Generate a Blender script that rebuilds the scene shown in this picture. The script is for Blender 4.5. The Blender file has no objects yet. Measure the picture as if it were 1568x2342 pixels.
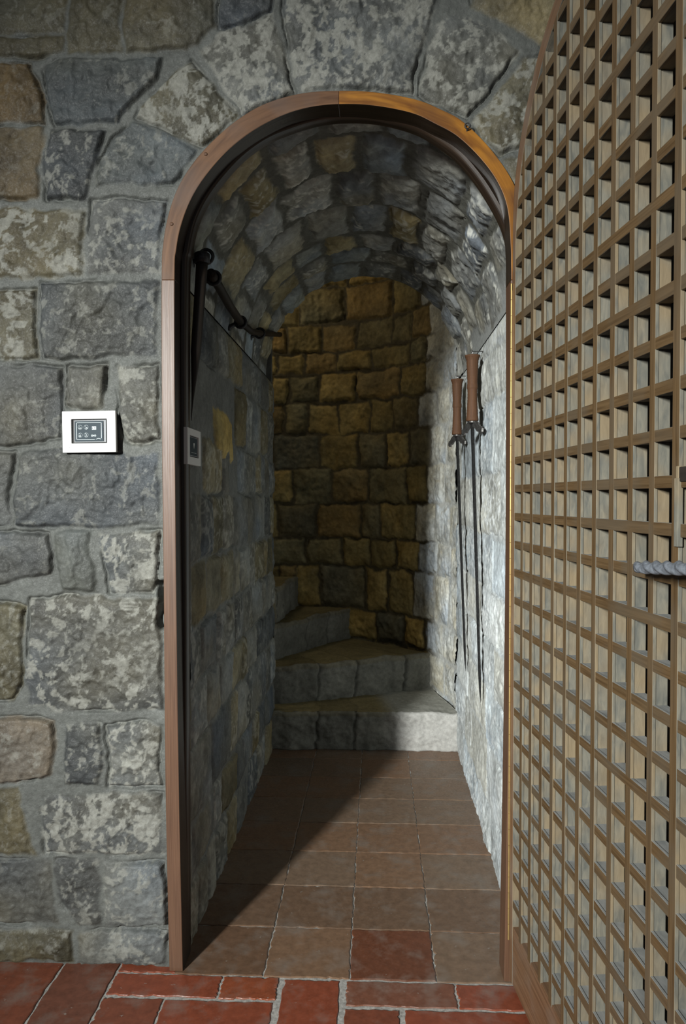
import bpy, bmesh, math, random
import numpy as np
from mathutils import Vector, Matrix, Euler

# ------------------------------------------------------------------ camera, light, exposure
SC = bpy.context.scene
COL = SC.collection
F = 1620.0
CAM = Vector((0.0, -1.62, 1.098))
CAM_ROT = Euler((math.radians(90 - 1.1), 0.0, math.radians(2.7)))
cd = bpy.data.cameras.new('camera'); cam = bpy.data.objects.new('camera', cd); COL.objects.link(cam)
cam.location = CAM; cam.rotation_euler = CAM_ROT
cd.sensor_fit = 'VERTICAL'; cd.sensor_height = 36.0; cd.lens = 36.0 * F / 2342.0
cd.clip_start = 0.02; cd.clip_end = 60
SC.camera = cam
SC.view_settings.view_transform = 'Standard'
SC.view_settings.look = 'None'
SC.view_settings.gamma = 1.0
SC.view_settings.exposure = 0.0
SC.view_settings.use_curve_mapping = False

wd = bpy.data.worlds.new('room_air'); SC.world = wd; wd.use_nodes = True
wd.node_tree.nodes['Background'].inputs[0].default_value = (0.86, 0.93, 1.0, 1)
wd.node_tree.nodes['Background'].inputs[1].default_value = 0.11

def area(name, loc, target, sx, sy, power, col, spread=180):
    l = bpy.data.lights.new(name, 'AREA'); l.shape = 'RECTANGLE'; l.size = sx; l.size_y = sy
    l.energy = power; l.color = col; l.spread = math.radians(spread)
    o = bpy.data.objects.new(name, l); COL.objects.link(o); o.location = loc
    d = Vector(target) - Vector(loc)
    o.rotation_euler = d.to_track_quat('-Z', 'Y').to_euler()
    return o
# tall narrow window high on the left behind the camera
area('window_daylight', (-2.05, -4.0, 2.1), (0.20, 0.3, 0.68), 0.24, 0.80, 37, (0.98, 1.0, 0.965), 46)
# added warm fill with no visible source, brightens the stairwell
area('stairwell_fill', (-1.02, 1.80, 2.55), (0.0, 2.15, 0.9), 0.35, 0.5, 3.2, (1.0, 0.88, 0.66))

# ------------------------------------------------------------------ helpers
RM = CAM_ROT.to_matrix()
def ray(px, py):
    return RM @ Vector(((px - 784.0) / F, -(py - 1171.0) / F, -1.0))
def on_y(px, py, y=0.0):
    r = ray(px, py); t = (y - CAM.y) / r.y; return CAM + r * t
def on_x(px, py, x):
    r = ray(px, py); t = (x - CAM.x) / r.x; return CAM + r * t
def on_z(px, py, z):
    r = ray(px, py); t = (z - CAM.z) / r.z; return CAM + r * t
def W(px, py, y=0.0):
    p = on_y(px, py, y); return (p.x, p.z)

rng = np.random.RandomState(7)
TAB = rng.rand(256, 256)
def vnoise(x, y, seed=0):
    x = x + seed * 17.37; y = y + seed * 9.71
    xi = np.floor(x).astype(int); yi = np.floor(y).astype(int)
    fx = x - xi; fy = y - yi
    fx = fx * fx * (3 - 2 * fx); fy = fy * fy * (3 - 2 * fy)
    a = TAB[xi & 255, yi & 255]; b = TAB[(xi + 1) & 255, yi & 255]
    c = TAB[xi & 255, (yi + 1) & 255]; d = TAB[(xi + 1) & 255, (yi + 1) & 255]
    return (a * (1 - fx) + b * fx) * (1 - fy) + (c * (1 - fx) + d * fx) * fy
def fbm(x, y, oct=4, seed=0, gain=.5):
    s = 0; a = 1; t = 0
    for i in range(oct):
        s = s + a * vnoise(x, y, seed + i * 3); t += a; a *= gain
        x, y = x * 1.9 + y * .35, y * 1.9 - x * .25
    return s / t
def sstep(a, b, x):
    t = np.clip((x - a) / (b - a), 0, 1); return t * t * (3 - 2 * t)
def poly_sd(x, y, P):
    """signed distance, positive inside"""
    n = len(P); d2 = np.full(x.shape, 1e9); ins = np.zeros(x.shape, bool)
    for i in range(n):
        x0, y0 = P[i]; x1, y1 = P[(i + 1) % n]
        ex, ey = x1 - x0, y1 - y0
        L = ex * ex + ey * ey + 1e-12
        t = np.clip(((x - x0) * ex + (y - y0) * ey) / L, 0, 1)
        d2 = np.minimum(d2, (x - x0 - t * ex) ** 2 + (y - y0 - t * ey) ** 2)
        if y0 != y1:
            c = ((y0 > y) != (y1 > y)) & (x < (x1 - x0) * (y - y0) / (y1 - y0) + x0)
            ins ^= c
    d = np.sqrt(d2)
    return np.where(ins, d, -d)

def link(name, me, mat=None, parent=None):
    o = bpy.data.objects.new(name, me); COL.objects.link(o)
    if mat is not None:
        for m in (mat if isinstance(mat, (list, tuple)) else [mat]): me.materials.append(m)
    if parent is not None: o.parent = parent
    return o
def tag(o, label=None, cat=None, group=None, kind=None):
    if label: o['label'] = label
    if cat: o['category'] = cat
    if group: o['group'] = group
    if kind: o['kind'] = kind
    return o
def empty(name, loc=(0, 0, 0), rot=(0, 0, 0)):
    o = bpy.data.objects.new(name, None); COL.objects.link(o)
    o.empty_display_size = .05; o.location = loc; o.rotation_euler = rot
    return o

# ------------------------------------------------------------------ materials
def new_mat(name):
    m = bpy.data.materials.new(name); m.use_nodes = True
    nt = m.node_tree; b = nt.nodes['Principled BSDF']
    return m, nt, b
def stone_mat(name, rough=.75, micro=.5, spec=.35, dist=.003, scale=90, rvar=.25):
    m, nt, b = new_mat(name); N = nt.nodes.new; L = nt.links.new
    at = N('ShaderNodeAttribute'); at.attribute_name = 'Col'
    tc = N('ShaderNodeTexCoord')
    n1 = N('ShaderNodeTexNoise'); n1.inputs['Scale'].default_value = scale; n1.inputs['Detail'].default_value = 6
    n1.inputs['Roughness'].default_value = .65
    n2 = N('ShaderNodeTexNoise'); n2.inputs['Scale'].default_value = scale * 3.2; n2.inputs['Detail'].default_value = 4
    L(tc.outputs['Object'], n1.inputs['Vector']); L(tc.outputs['Object'], n2.inputs['Vector'])
    mr = N('ShaderNodeMapRange'); L(n1.outputs['Fac'], mr.inputs[0])
    mr.inputs[1].default_value = .3; mr.inputs[2].default_value = .7; mr.inputs[3].default_value = .78; mr.inputs[4].default_value = 1.22
    mx = N('ShaderNodeVectorMath'); mx.operation = 'SCALE'
    L(at.outputs['Color'], mx.inputs[0]); L(mr.outputs[0], mx.inputs['Scale'])
    L(mx.outputs[0], b.inputs['Base Color'])
    mr2 = N('ShaderNodeMapRange'); L(n2.outputs['Fac'], mr2.inputs[0])
    mr2.inputs[1].default_value = .3; mr2.inputs[2].default_value = .7
    mr2.inputs[3].default_value = max(rough - rvar, .2); mr2.inputs[4].default_value = rough + .15
    L(mr2.outputs[0], b.inputs['Roughness'])
    ad = N('ShaderNodeMath'); ad.operation = 'MULTIPLY_ADD'; ad.inputs[1].default_value = .4
    L(n2.outputs['Fac'], ad.inputs[0]); L(n1.outputs['Fac'], ad.inputs[2])
    bp = N('ShaderNodeBump'); bp.inputs['Strength'].default_value = micro; bp.inputs['Distance'].default_value = dist
    L(ad.outputs[0], bp.inputs['Height']); L(bp.outputs[0], b.inputs['Normal'])
    b.inputs['Specular IOR Level'].default_value = spec
    return m
def wood_mat(name, c1, c2, rough=.45, grain=(6, 120, 120), bump=.25, spec=.4, c3=None):
    m, nt, b = new_mat(name); N = nt.nodes.new; L = nt.links.new
    at = N('ShaderNodeAttribute'); at.attribute_name = 'gc'
    mp = N('ShaderNodeMapping'); mp.inputs['Scale'].default_value = grain
    L(at.outputs['Vector'], mp.inputs['Vector'])
    n1 = N('ShaderNodeTexNoise'); n1.inputs['Scale'].default_value = 1.0; n1.inputs['Detail'].default_value = 5
    n1.inputs['Distortion'].default_value = .6
    L(mp.outputs[0], n1.inputs['Vector'])
    n3 = N('ShaderNodeTexNoise'); n3.inputs['Scale'].default_value = 7; n3.inputs['Detail'].default_value = 3
    L(at.outputs['Vector'], n3.inputs['Vector'])
    cr = N('ShaderNodeValToRGB'); e = cr.color_ramp.elements
    e[0].position = .32; e[0].color = (*c1, 1); e[1].position = .68; e[1].color = (*c2, 1)
    L(n1.outputs['Fac'], cr.inputs[0])
    if c3:
        mr = N('ShaderNodeMapRange'); L(n3.outputs['Fac'], mr.inputs[0])
        mr.inputs[1].default_value = .45; mr.inputs[2].default_value = .62
        mix = N('ShaderNodeMix'); mix.data_type = 'RGBA'
        L(mr.outputs[0], mix.inputs[0]); L(cr.outputs[0], mix.inputs[6]); mix.inputs[7].default_value = (*c3, 1)
        sc = N('ShaderNodeMath'); sc.operation = 'MULTIPLY'; sc.inputs[1].default_value = .6
        L(mr.outputs[0], sc.inputs[0]); L(sc.outputs[0], mix.inputs[0])
        L(mix.outputs[2], b.inputs['Base Color'])
    else:
        L(cr.outputs[0], b.inputs['Base Color'])
    b.inputs['Roughness'].default_value = rough
    b.inputs['Specular IOR Level'].default_value = spec
    bp = N('ShaderNodeBump'); bp.inputs['Strength'].default_value = bump; bp.inputs['Distance'].default_value = .0015
    L(n1.outputs['Fac'], bp.inputs['Height']); L(bp.outputs[0], b.inputs['Normal'])
    return m
def plain(name, c, rough=.5, metal=0.0, spec=.5, nscale=60, var=.12, bump=.0):
    m, nt, b = new_mat(name); N = nt.nodes.new; L = nt.links.new
    tc = N('ShaderNodeTexCoord'); n = N('ShaderNodeTexNoise'); n.inputs['Scale'].default_value = nscale; n.inputs['Detail'].default_value = 4
    L(tc.outputs['Object'], n.inputs['Vector'])
    cr = N('ShaderNodeValToRGB'); e = cr.color_ramp.elements
    e[0].position = .3; e[0].color = (*[v * (1 - var) for v in c], 1)
    e[1].position = .7; e[1].color = (*[min(1, v * (1 + var)) for v in c], 1)
    L(n.outputs['Fac'], cr.inputs[0]); L(cr.outputs[0], b.inputs['Base Color'])
    b.inputs['Roughness'].default_value = rough; b.inputs['Metallic'].default_value = metal
    b.inputs['Specular IOR Level'].default_value = spec
    if bump:
        bp = N('ShaderNodeBump'); bp.inputs['Strength'].default_value = bump; bp.inputs['Distance'].default_value = .002
        L(n.outputs['Fac'], bp.inputs['Height']); L(bp.outputs[0], b.inputs['Normal'])
    return m

M_STONE = stone_mat('rough_stone', .68, .55, .34, .0035, 85)
M_STONE_IN = stone_mat('passage_stone', .85, .5, .2, .004, 60)
M_LIME = stone_mat('limewashed_stone', .8, .4, .25, .003, 60)
M_TILE = stone_mat('terracotta', .42, .12, .4, .0012, 45, .12)
def dusty(m, col, lo, hi, scale, amount):
    nt = m.node_tree; b = nt.nodes['Principled BSDF']; src = b.inputs['Base Color'].links[0].from_socket
    tc = nt.nodes.new('ShaderNodeTexCoord'); n = nt.nodes.new('ShaderNodeTexNoise'); n.inputs['Scale'].default_value = scale
    n.inputs['Detail'].default_value = 7; n.inputs['Roughness'].default_value = .62; nt.links.new(tc.outputs['Object'], n.inputs['Vector'])
    mr = nt.nodes.new('ShaderNodeMapRange'); nt.links.new(n.outputs['Fac'], mr.inputs[0])
    mr.inputs[1].default_value = lo; mr.inputs[2].default_value = hi; mr.inputs[4].default_value = amount
    mx = nt.nodes.new('ShaderNodeMix'); mx.data_type = 'RGBA'; nt.links.new(mr.outputs[0], mx.inputs[0])
    nt.links.new(src, mx.inputs[6]); mx.inputs[7].default_value = (*col, 1); nt.links.new(mx.outputs[2], b.inputs['Base Color'])
dusty(M_TILE, (.17, .15, .13), .50, .74, 11, .7)
dusty(M_TILE, (.30, .28, .25), .66, .72, 60, .6)
M_GROUT = plain('lime_grout', (.30, .29, .27), .9, 0, .2, 150, .3, .5)
M_JAMB = wood_mat('oiled_frame_wood', (.072, .036, .021), (.118, .062, .036), .42, (5, 260, 260), .35, .36)
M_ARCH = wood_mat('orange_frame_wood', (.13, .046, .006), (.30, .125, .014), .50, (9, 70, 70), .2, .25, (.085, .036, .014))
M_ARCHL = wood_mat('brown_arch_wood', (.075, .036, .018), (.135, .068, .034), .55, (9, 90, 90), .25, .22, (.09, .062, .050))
M_STOP = wood_mat('dark_stop_wood', (.018, .011, .007), (.040, .026, .017), .30, (6, 120, 120), .2, .6)
M_LATT = wood_mat('lattice_face_wood', (.060, .035, .015), (.110, .069, .033), .45, (8, 190, 190), .3, .35, (.085, .068, .047))
M_DUST = wood_mat('dusty_lattice_side_wood', (.096, .097, .086), (.172, .160, .127), .8, (30, 110, 110), .4, .2, (.22, .155, .080))
M_LEDGE = wood_mat('dusty_lattice_ledge', (.16, .165, .16), (.25, .25, .24), .9, (30, 60, 60), .3, .1)
M_BOARD = wood_mat('dark_board_wood', (.012, .010, .009), (.028, .022, .018), .7, (6, 80, 80), .2, .2)
M_RIM = wood_mat('door_rim_wood', (.10, .052, .026), (.165, .092, .050), .42, (6, 160, 160), .25, .4, (.16, .125, .10))
M_BRASS = plain('brass', (.42, .30, .12), .5, .8)
M_BRASSD = plain('tarnished_brass', (.28, .17, .07), .45, .8)
M_IRON = plain('dark_iron', (.035, .035, .037), .5, .6, .5, 120, .4, .4)
M_BLADE = plain('blackened_blade_steel', (.014, .014, .014), .8, 0, .08, 150, .4, .3)
M_STEEL = plain('dull_steel', (.16, .155, .15), .42, .85, .5, 120, .35, .3)
M_TWIST = plain('grey_twisted_iron', (.16, .175, .20), .55, .35, .4, 160, .4, .5)
M_GRIP = wood_mat('brown_grip_wood', (.066, .030, .014), (.115, .054, .026), .7, (14, 160, 160), .25, .3)
M_WHITE = plain('white_plastic', (.66, .66, .65), .5, 0, .3, 20, .02)
M_GREYPL = plain('grey_print', (.55, .57, .56), .5, 0, .4, 20, .02)
M_SCREEN = plain('dark_screen', (.040, .055, .066), .6, 0, .15, 20, .05)
M_ICON = plain('pale_icon', (.42, .47, .48), .5, 0, .4, 20, .03)
M_CHROME = plain('chrome', (.7, .7, .72), .2, 1.0)
M_SURR = plain('grey_satin_surround', (.30, .31, .32), .6, 0, .1, 20, .05)
M_BLACK = plain('black_gap', (.012, .012, .012), .6)
M_POLE = wood_mat('dark_rail_wood', (.010, .008, .006), (.026, .018, .013), .55, (6, 90, 90), .2, .3)

# ------------------------------------------------------------------ mesh builder
class MB:
    def __init__(s): s.v = []; s.f = []; s.g = []; s.m = []; s.c = []
    def add(s, verts, faces, gc=None, mi=0, col=None):
        b = len(s.v); s.v += [tuple(p) for p in verts]
        s.g += [tuple(q) for q in (gc if gc is not None else verts)]
        s.c += [col or (1, 1, 1)] * len(verts)
        for k, f in enumerate(faces):
            s.f.append([b + i for i in f]); s.m.append(mi[k] if isinstance(mi, (list, tuple)) else mi)
    def box(s, lo, hi, M=None, axis=None, mi=0, off=None):
        lo = Vector(lo); hi = Vector(hi)
        P = [Vector((x, y, z)) for z in (lo.z, hi.z) for y in (lo.y, hi.y) for x in (lo.x, hi.x)]
        if axis is None:
            dd = hi - lo; axis = max(range(3), key=lambda i: abs(dd[i]))
        o = off if off is not None else random.random() * 20
        G = []
        for p in P:
            q = [p[axis], p[(axis + 1) % 3], p[(axis + 2) % 3]]
            G.append((q[0] + o, q[1] + o * .37, q[2]))
        if M is not None: P = [M @ p for p in P]
        # faces: -x +x -y +y -z +z
        s.add(P, [(0, 4, 6, 2), (1, 3, 7, 5), (0, 1, 5, 4), (2, 6, 7, 3), (0, 2, 3, 1), (4, 5, 7, 6)], G, mi)
    def lathe(s, prof, M=None, n=20, mi=0, axis='z'):
        """prof: list of (r, h)"""
        V = []; G = []
        for r, h in prof:
            for i in range(n):
                a = 2 * math.pi * i / n
                V.append(Vector((r * math.cos(a), r * math.sin(a), h))); G.append((h, a * .05, r))
        Fc = []
        for j in range(len(prof) - 1):
            for i in range(n):
                k = (i + 1) % n
                Fc.append((j * n + i, j * n + k, (j + 1) * n + k, (j + 1) * n + i))
        Fc.append(tuple(range(n))[::-1]); Fc.append(tuple((len(prof) - 1) * n + i for i in range(n)))
        if M is not None: V = [M @ p for p in V]
        s.add(V, Fc, G, mi)
    def tube(s, pts, rad, n=10, mi=0, closed=False, sec=None, twist=0.0):
        pts = [Vector(p) for p in pts]; m = len(pts)
        if not isinstance(rad, (list, tuple)): rad = [rad] * m
        V = []; G = []; up = None; ln = 0
        for i, p in enumerate(pts):
            if closed: t = pts[(i + 1) % m] - pts[i - 1]
            else: t = pts[min(i + 1, m - 1)] - pts[max(i - 1, 0)]
            t.normalize()
            if up is None:
                up = Vector((0, 0, 1)) if abs(t.z) < .9 else Vector((1, 0, 0))
            a = (up - t * up.dot(t)).normalized(); b = t.cross(a); up = a
            if i: ln += (p - pts[i - 1]).length
            for k in range(n):
                an = 2 * math.pi * k / n + twist * ln
                r = rad[i] * (sec(2 * math.pi * k / n) if sec else 1)
                V.append(p + a * (r * math.cos(an)) + b * (r * math.sin(an))); G.append((ln, k / n * .1, 0))
        Fc = []
        for j in range(m if closed else m - 1):
            for k in range(n):
                l = (k + 1) % n; j2 = (j + 1) % m
                Fc.append((j * n + k, j * n + l, j2 * n + l, j2 * n + k))
        if not closed:
            Fc.append(tuple(range(n))[::-1]); Fc.append(tuple((m - 1) * n + k for k in range(n)))
        s.add(V, Fc, G, mi)
    def extrude(s, P2, y0, y1, place, mi=0):
        """closed 2D outline extruded between depth y0 and y1; place(x, depth, z)"""
        n = len(P2)
        V = [place(x, y0, z) for x, z in P2] + [place(x, y1, z) for x, z in P2]
        Fc = [tuple(range(n)), tuple(range(2 * n - 1, n - 1, -1))]
        for i in range(n):
            j = (i + 1) % n; Fc.append((i, i + n, j + n, j))
        s.add(V, Fc, None, mi)
    def build(s, name, mats, parent=None, bevel=0, smooth=False, recalc=True):
        me = bpy.data.meshes.new(name); me.from_pydata(s.v, [], s.f)
        at = me.attributes.new('gc', 'FLOAT_VECTOR', 'POINT'); at.data.foreach_set('vector', np.array(s.g, 'f').ravel())
        ca = me.attributes.new('Col', 'FLOAT_COLOR', 'POINT')
        c4 = np.ones((len(s.v), 4), 'f'); c4[:, :3] = np.array(s.c, 'f'); ca.data.foreach_set('color', c4.ravel())
        me.polygons.foreach_set('material_index', s.m)
        if recalc:
            bm = bmesh.new(); bm.from_mesh(me); bmesh.ops.recalc_face_normals(bm, faces=bm.faces); bm.to_mesh(me); bm.free()
        if smooth: me.polygons.foreach_set('use_smooth', [True] * len(me.polygons))
        me.update()
        o = link(name, me, mats, parent)
        if bevel:
            md = o.modifiers.new('edge', 'BEVEL'); md.width = bevel; md.segments = 2; md.limit_method = 'ANGLE'; md.angle_limit = math.radians(40)
        if smooth and bevel == 0 and smooth == 'auto':
            pass
        return o

# ------------------------------------------------------------------ masonry height field
PAL = {
    'grey': (.060, .061, .056), 'dark': (.040, .043, .043), 'tan': (.074, .066, .043), 'olive': (.058, .051, .031),
    'pale': (.078, .079, .071), 'blue': (.054, .060, .060), 'ochre': (.080, .058, .030), 'cream': (.110, .098, .064),
    'pink': (.100, .080, .056),
}
def masonry(name, us, vs, polys, mapf, mat, mortar=(.15, .155, .148), smear=(.30, .30, .27), proud=.008, rough=.006,
            warp=.006, bulge=.004, crack=.006, seed=1, hole=None, pits=None, edge=.009, tool=1.0, mnoise=.0025, parent=None, mvar=.25, flip=False, amt=1.0, gain=1.0, terr=.6, warmth=1.0, mfun=None, flat=(), soft=0, uflat=()):
    U, V = np.meshgrid(us, vs, indexing='ij')
    wu = (fbm(U * 16, V * 16, 3, seed + 1) - .5) * warp * 3.2 + (fbm(U * 60, V * 60, 2, seed + 2) - .5) * warp * 1.0
    wv = (fbm(U * 16, V * 16, 3, seed + 5) - .5) * warp * 3.2 + (fbm(U * 60, V * 60, 2, seed + 6) - .5) * warp * 1.0
    Uw = U + wu; Vw = V + wv
    best = np.full(U.shape, -.5); sid = np.full(U.shape, -1, int)
    for i, pl in enumerate(polys):
        P = pl[0]
        xs = [p[0] for p in P]; ys = [p[1] for p in P]; pad = .03
        i0, i1 = np.searchsorted(us, min(xs) - pad), np.searchsorted(us, max(xs) + pad)
        j0, j1 = np.searchsorted(vs, min(ys) - pad), np.searchsorted(vs, max(ys) + pad)
        if i1 <= i0 or j1 <= j0: continue
        sd = poly_sd(Uw[i0:i1, j0:j1], Vw[i0:i1, j0:j1], P)
        sub = best[i0:i1, j0:j1]; m = sd > sub
        sub[m] = sd[m]; sid[i0:i1, j0:j1][m] = i
    n = len(polys); r2 = np.random.RandomState(seed + 50)
    pr = np.zeros(n + 1); cc = np.zeros((n + 1, 3)); sm = np.zeros(n + 1); rg = np.zeros(n + 1)
    tl = np.zeros((n + 1, 2)); cen = np.zeros((n + 1, 2)); tox = np.zeros(n + 1)
    for i, pl in enumerate(polys):
        key = pl[1] if len(pl) > 1 else 'grey'
        cc[i] = np.array(PAL[key] if isinstance(key, str) else key) * (.88 + .24 * r2.rand())
        sm[i] = pl[2] if len(pl) > 2 else .3 * r2.rand()
        pr[i] = proud * (pl[3] if len(pl) > 3 else .4 + .9 * r2.rand())
        rg[i] = rough * (.6 + .8 * r2.rand()); tl[i] = (r2.rand(2) - .5) * .07
        cen[i] = np.mean(np.array(pl[0]), axis=0); tox[i] = r2.rand() * 50
    s_ = sid
    e = sstep(-.0015, edge, best)
    e2 = sstep(0, .045, best)
    off = tox[s_]
    big = fbm(U * 14 + off, V * 14 - off, 4, seed + 11) - .5
    # ridged chipped relief
    rd = 1 - np.abs(2 * fbm(U * 26 + off, V * 22 + off, 4, seed + 21, .55) - 1)
    fine = fbm(U * 95, V * 95, 3, seed + 31) - .5
    tq = fbm(U * 13 + off, V * 11 - off, 4, seed + 15, .5) * 7 + tl[s_][..., 0] * 8 * (U - cen[s_][..., 0]) / .07
    tf = tq - np.floor(tq); ter = (np.floor(tq) + sstep(.80, 1.0, tf)) / 7 - .5
    H = e * (terr * rough * 2.2 * ter * (.4 + .6 * e2) + pr[s_] + bulge * e2 + rg[s_] * (big * 2.2 * (1 - .5 * terr) + (rd - .75) * 1.6 * tool) * (.35 + .65 * e2)
             + (tl[s_][..., 0] * (U - cen[s_][..., 0]) + tl[s_][..., 1] * (V - cen[s_][..., 1])) + fine * rough * .55)
    mor = (1 - e) * ((fbm(U * 12, V * 12, 3, seed + 41) - .35) * mnoise * 2.4 + fine * mnoise)
    H = H + mor
    cn = sstep(.50, .62, fbm(U * 7 + off, V * 7, 3, seed + 51))
    H = H - crack * cn * np.exp(-((best + .0005) / .0035) ** 2)
    if pits is not None:
        for P, dep in pits:
            H = H - dep * sstep(-.003, .004, poly_sd(Uw, Vw, P))
    if soft:
        for fu in uflat: H = H * (.02 + .98 * sstep(.0, .025, np.abs(U - fu)))
    for fv in flat: H = H * (.3 + .7 * sstep(0, soft, np.abs(V - fv)))
    for fv in flat: H = H * (.02 + .98 * sstep(.0, .03, np.abs(V - fv)))
    # colour: each stone's own tone, lime smears, mortar
    C = cc[s_]
    tv = fbm(U * 9 + off, V * 9, 4, seed + 61); tv2 = fbm(U * 40, V * 40, 3, seed + 62)
    C = C * (1 + 1.1 * (tv - .5) + .55 * (tv2 - .5))[..., None]
    warm = (fbm(U * 6, V * 6 + off, 3, seed + 71) - .5)[..., None] * np.array([.35, .08, -.45]) * warmth
    C = C * (1 + warm)
    # limey streaks sit on the high ridges of each stone
    st = fbm(U * 62 + 4 * big, V * 50, 4, seed + 81, .7) * .75 + rd * .25
    th = .74 - .22 * sm[s_]
    reg = sstep(.30, .62, fbm(U * 8 + off * 2, V * 8, 2, seed + 91) + .35 * sm[s_])
    k = (sstep(th - .025, th + .05, st) * np.minimum(1, sm[s_] * 1.5) * reg * .85 * amt)[..., None]
    C = C * (1 - k) + np.array(smear) * k
    MC = np.array(mortar) * (1 + mvar * 2 * (fbm(U * 10, V * 10, 4, seed + 95) - .5) + .25 * (tv2 - .5))[..., None]
    if mfun is not None: MC = mfun(U, V, MC)
    em = sstep(-.006, .006, best + .007 * (fbm(U * 30, V * 30, 3, seed + 97) - .5) * 2)[..., None]
    C = MC * (1 - em) + C * em * gain
    X, Y, Z = mapf(U, V, H)
    nu, nv = U.shape
    co = np.stack([X, Y, Z], -1).reshape(-1, 3)
    idx = np.arange(nu * nv).reshape(nu, nv)
    q = np.stack([idx[:-1, :-1], idx[1:, :-1], idx[1:, 1:], idx[:-1, 1:]], -1).reshape(-1, 4)
    if hole is not None:
        inside = (poly_sd(U, V, hole) > 0)
        a = inside[:-1, :-1] & inside[1:, :-1] & inside[1:, 1:] & inside[:-1, 1:]
        q = q[~a.reshape(-1)]
        used = np.zeros(len(co), bool); used[q.ravel()] = True
        remap = np.cumsum(used) - 1
        q = remap[q]; co = co[used]; C = C.reshape(-1, 3)[used]
    C = C.reshape(-1, 3)
    if flip: q = q[:, ::-1]
    me = bpy.data.meshes.new(name)
    me.vertices.add(len(co)); me.vertices.foreach_set('co', co.astype('f').ravel())
    me.loops.add(q.size); me.loops.foreach_set('vertex_index', q.ravel().astype('i'))
    me.polygons.add(len(q)); me.polygons.foreach_set('loop_start', np.arange(0, q.size, 4, dtype='i'))
    me.polygons.foreach_set('loop_total', np.full(len(q), 4, 'i'))
    me.update(calc_edges=True)
    c4 = np.ones((len(co), 4), 'f'); c4[:, :3] = np.clip(C, .004, 1)
    ca = me.attributes.new('Col', 'FLOAT_COLOR', 'POINT'); ca.data.foreach_set('color', c4.ravel())
    me.polygons.foreach_set('use_smooth', [True] * len(q))
    return link(name, me, mat, parent)

def rows_to_polys(rows, keys, inset=.006, seed=3, smr=(0, .4)):
    """rows: list of (v0, v1, [u joints])"""
    r = random.Random(seed); out = []
    for v0, v1, js in rows:
        for a, b in zip(js[:-1], js[1:]):
            i = inset * (.7 + .6 * r.random())
            j = lambda: (r.random() - .5) * .012
            P = [(a + i + j(), v0 + i + j()), ((a + b) / 2, v0 + i + j()), (b - i + j(), v0 + i + j()),
                 (b - i + j(), v1 - i + j()), ((a + b) / 2, v1 - i + j()), (a + i + j(), v1 - i + j())]
            out.append((P, r.choice(keys), smr[0] + (smr[1] - smr[0]) * r.random()))
    return out
def rand_rows(u0, u1, v0, v1, hrow, wst, seed):
    r = random.Random(seed); rows = []; v = v0
    while v < v1:
        h = hrow * (.8 + .4 * r.random()); js = [u0 - r.random() * wst * .8]
        while js[-1] < u1: js.append(js[-1] + wst * (.55 + .95 * r.random()))
        rows.append((v, v + h, js)); v += h
    return rows

# ------------------------------------------------------------------ frame outlines (traced, on the wall plane)
OUT = [(387, 2222), (378, 1800), (374, 1350), (370, 1000), (369, 640), (373, 555), (385, 490), (405, 432), (437, 378), (483, 325), (542, 274),
       (608, 236), (690, 213), (775, 207), (862, 211), (950, 227), (1008, 250), (1060, 279), (1123, 342), (1172, 415), (1192, 480), (1199, 560), (1200, 640),
       (1200, 1000), (1196, 1350), (1190, 1800), (1182, 2246)]
INN = [(418, 2224), (409, 1800), (403, 1350), (400, 1000), (399, 640), (403, 570), (415, 512), (437, 455), (470, 402), (520, 345), (580, 298),
       (645, 264), (708, 245), (775, 238), (852, 241), (940, 258), (995, 283), (1046, 312), (1098, 362), (1138, 418), (1160, 478), (1167, 560), (1168, 640),
       (1168, 1000), (1166, 1350), (1160, 1800), (1152, 2246)]
STP = [(432, 2205), (431, 1800), (431, 1350), (430, 1000), (431, 640), (437, 575), (450, 515), (474, 462), (508, 414), (556, 362), (612, 322),
       (672, 297), (728, 281), (785, 274), (860, 277), (938, 296), (990, 322), (1040, 360), (1085, 412), (1120, 466), (1148, 522), (1161, 580), (1164, 640),
       (1165, 1000), (1163, 1350), (1158, 1800), (1150, 2200)]
def catmull(P, per=8):
    out = []; n = len(P)
    for i in range(n - 1):
        p0 = P[max(i - 1, 0)]; p1 = P[i]; p2 = P[i + 1]; p3 = P[min(i + 2, n - 1)]
        for k in range(per):
            t = k / per
            out.append(tuple(.5 * ((2 * b) + (-a + c) * t + (2 * a - 5 * b + 4 * c - d) * t * t + (-a + 3 * b - 3 * c + d) * t ** 3)
                             for a, b, c, d in zip(p0, p1, p2, p3)))
    out.append(tuple(P[-1])); return out
oW = catmull([W(*p, -.016) for p in OUT]); iW = catmull([W(*p, -.016) for p in INN]); sW = catmull([W(*p, .045) for p in STP])

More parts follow.
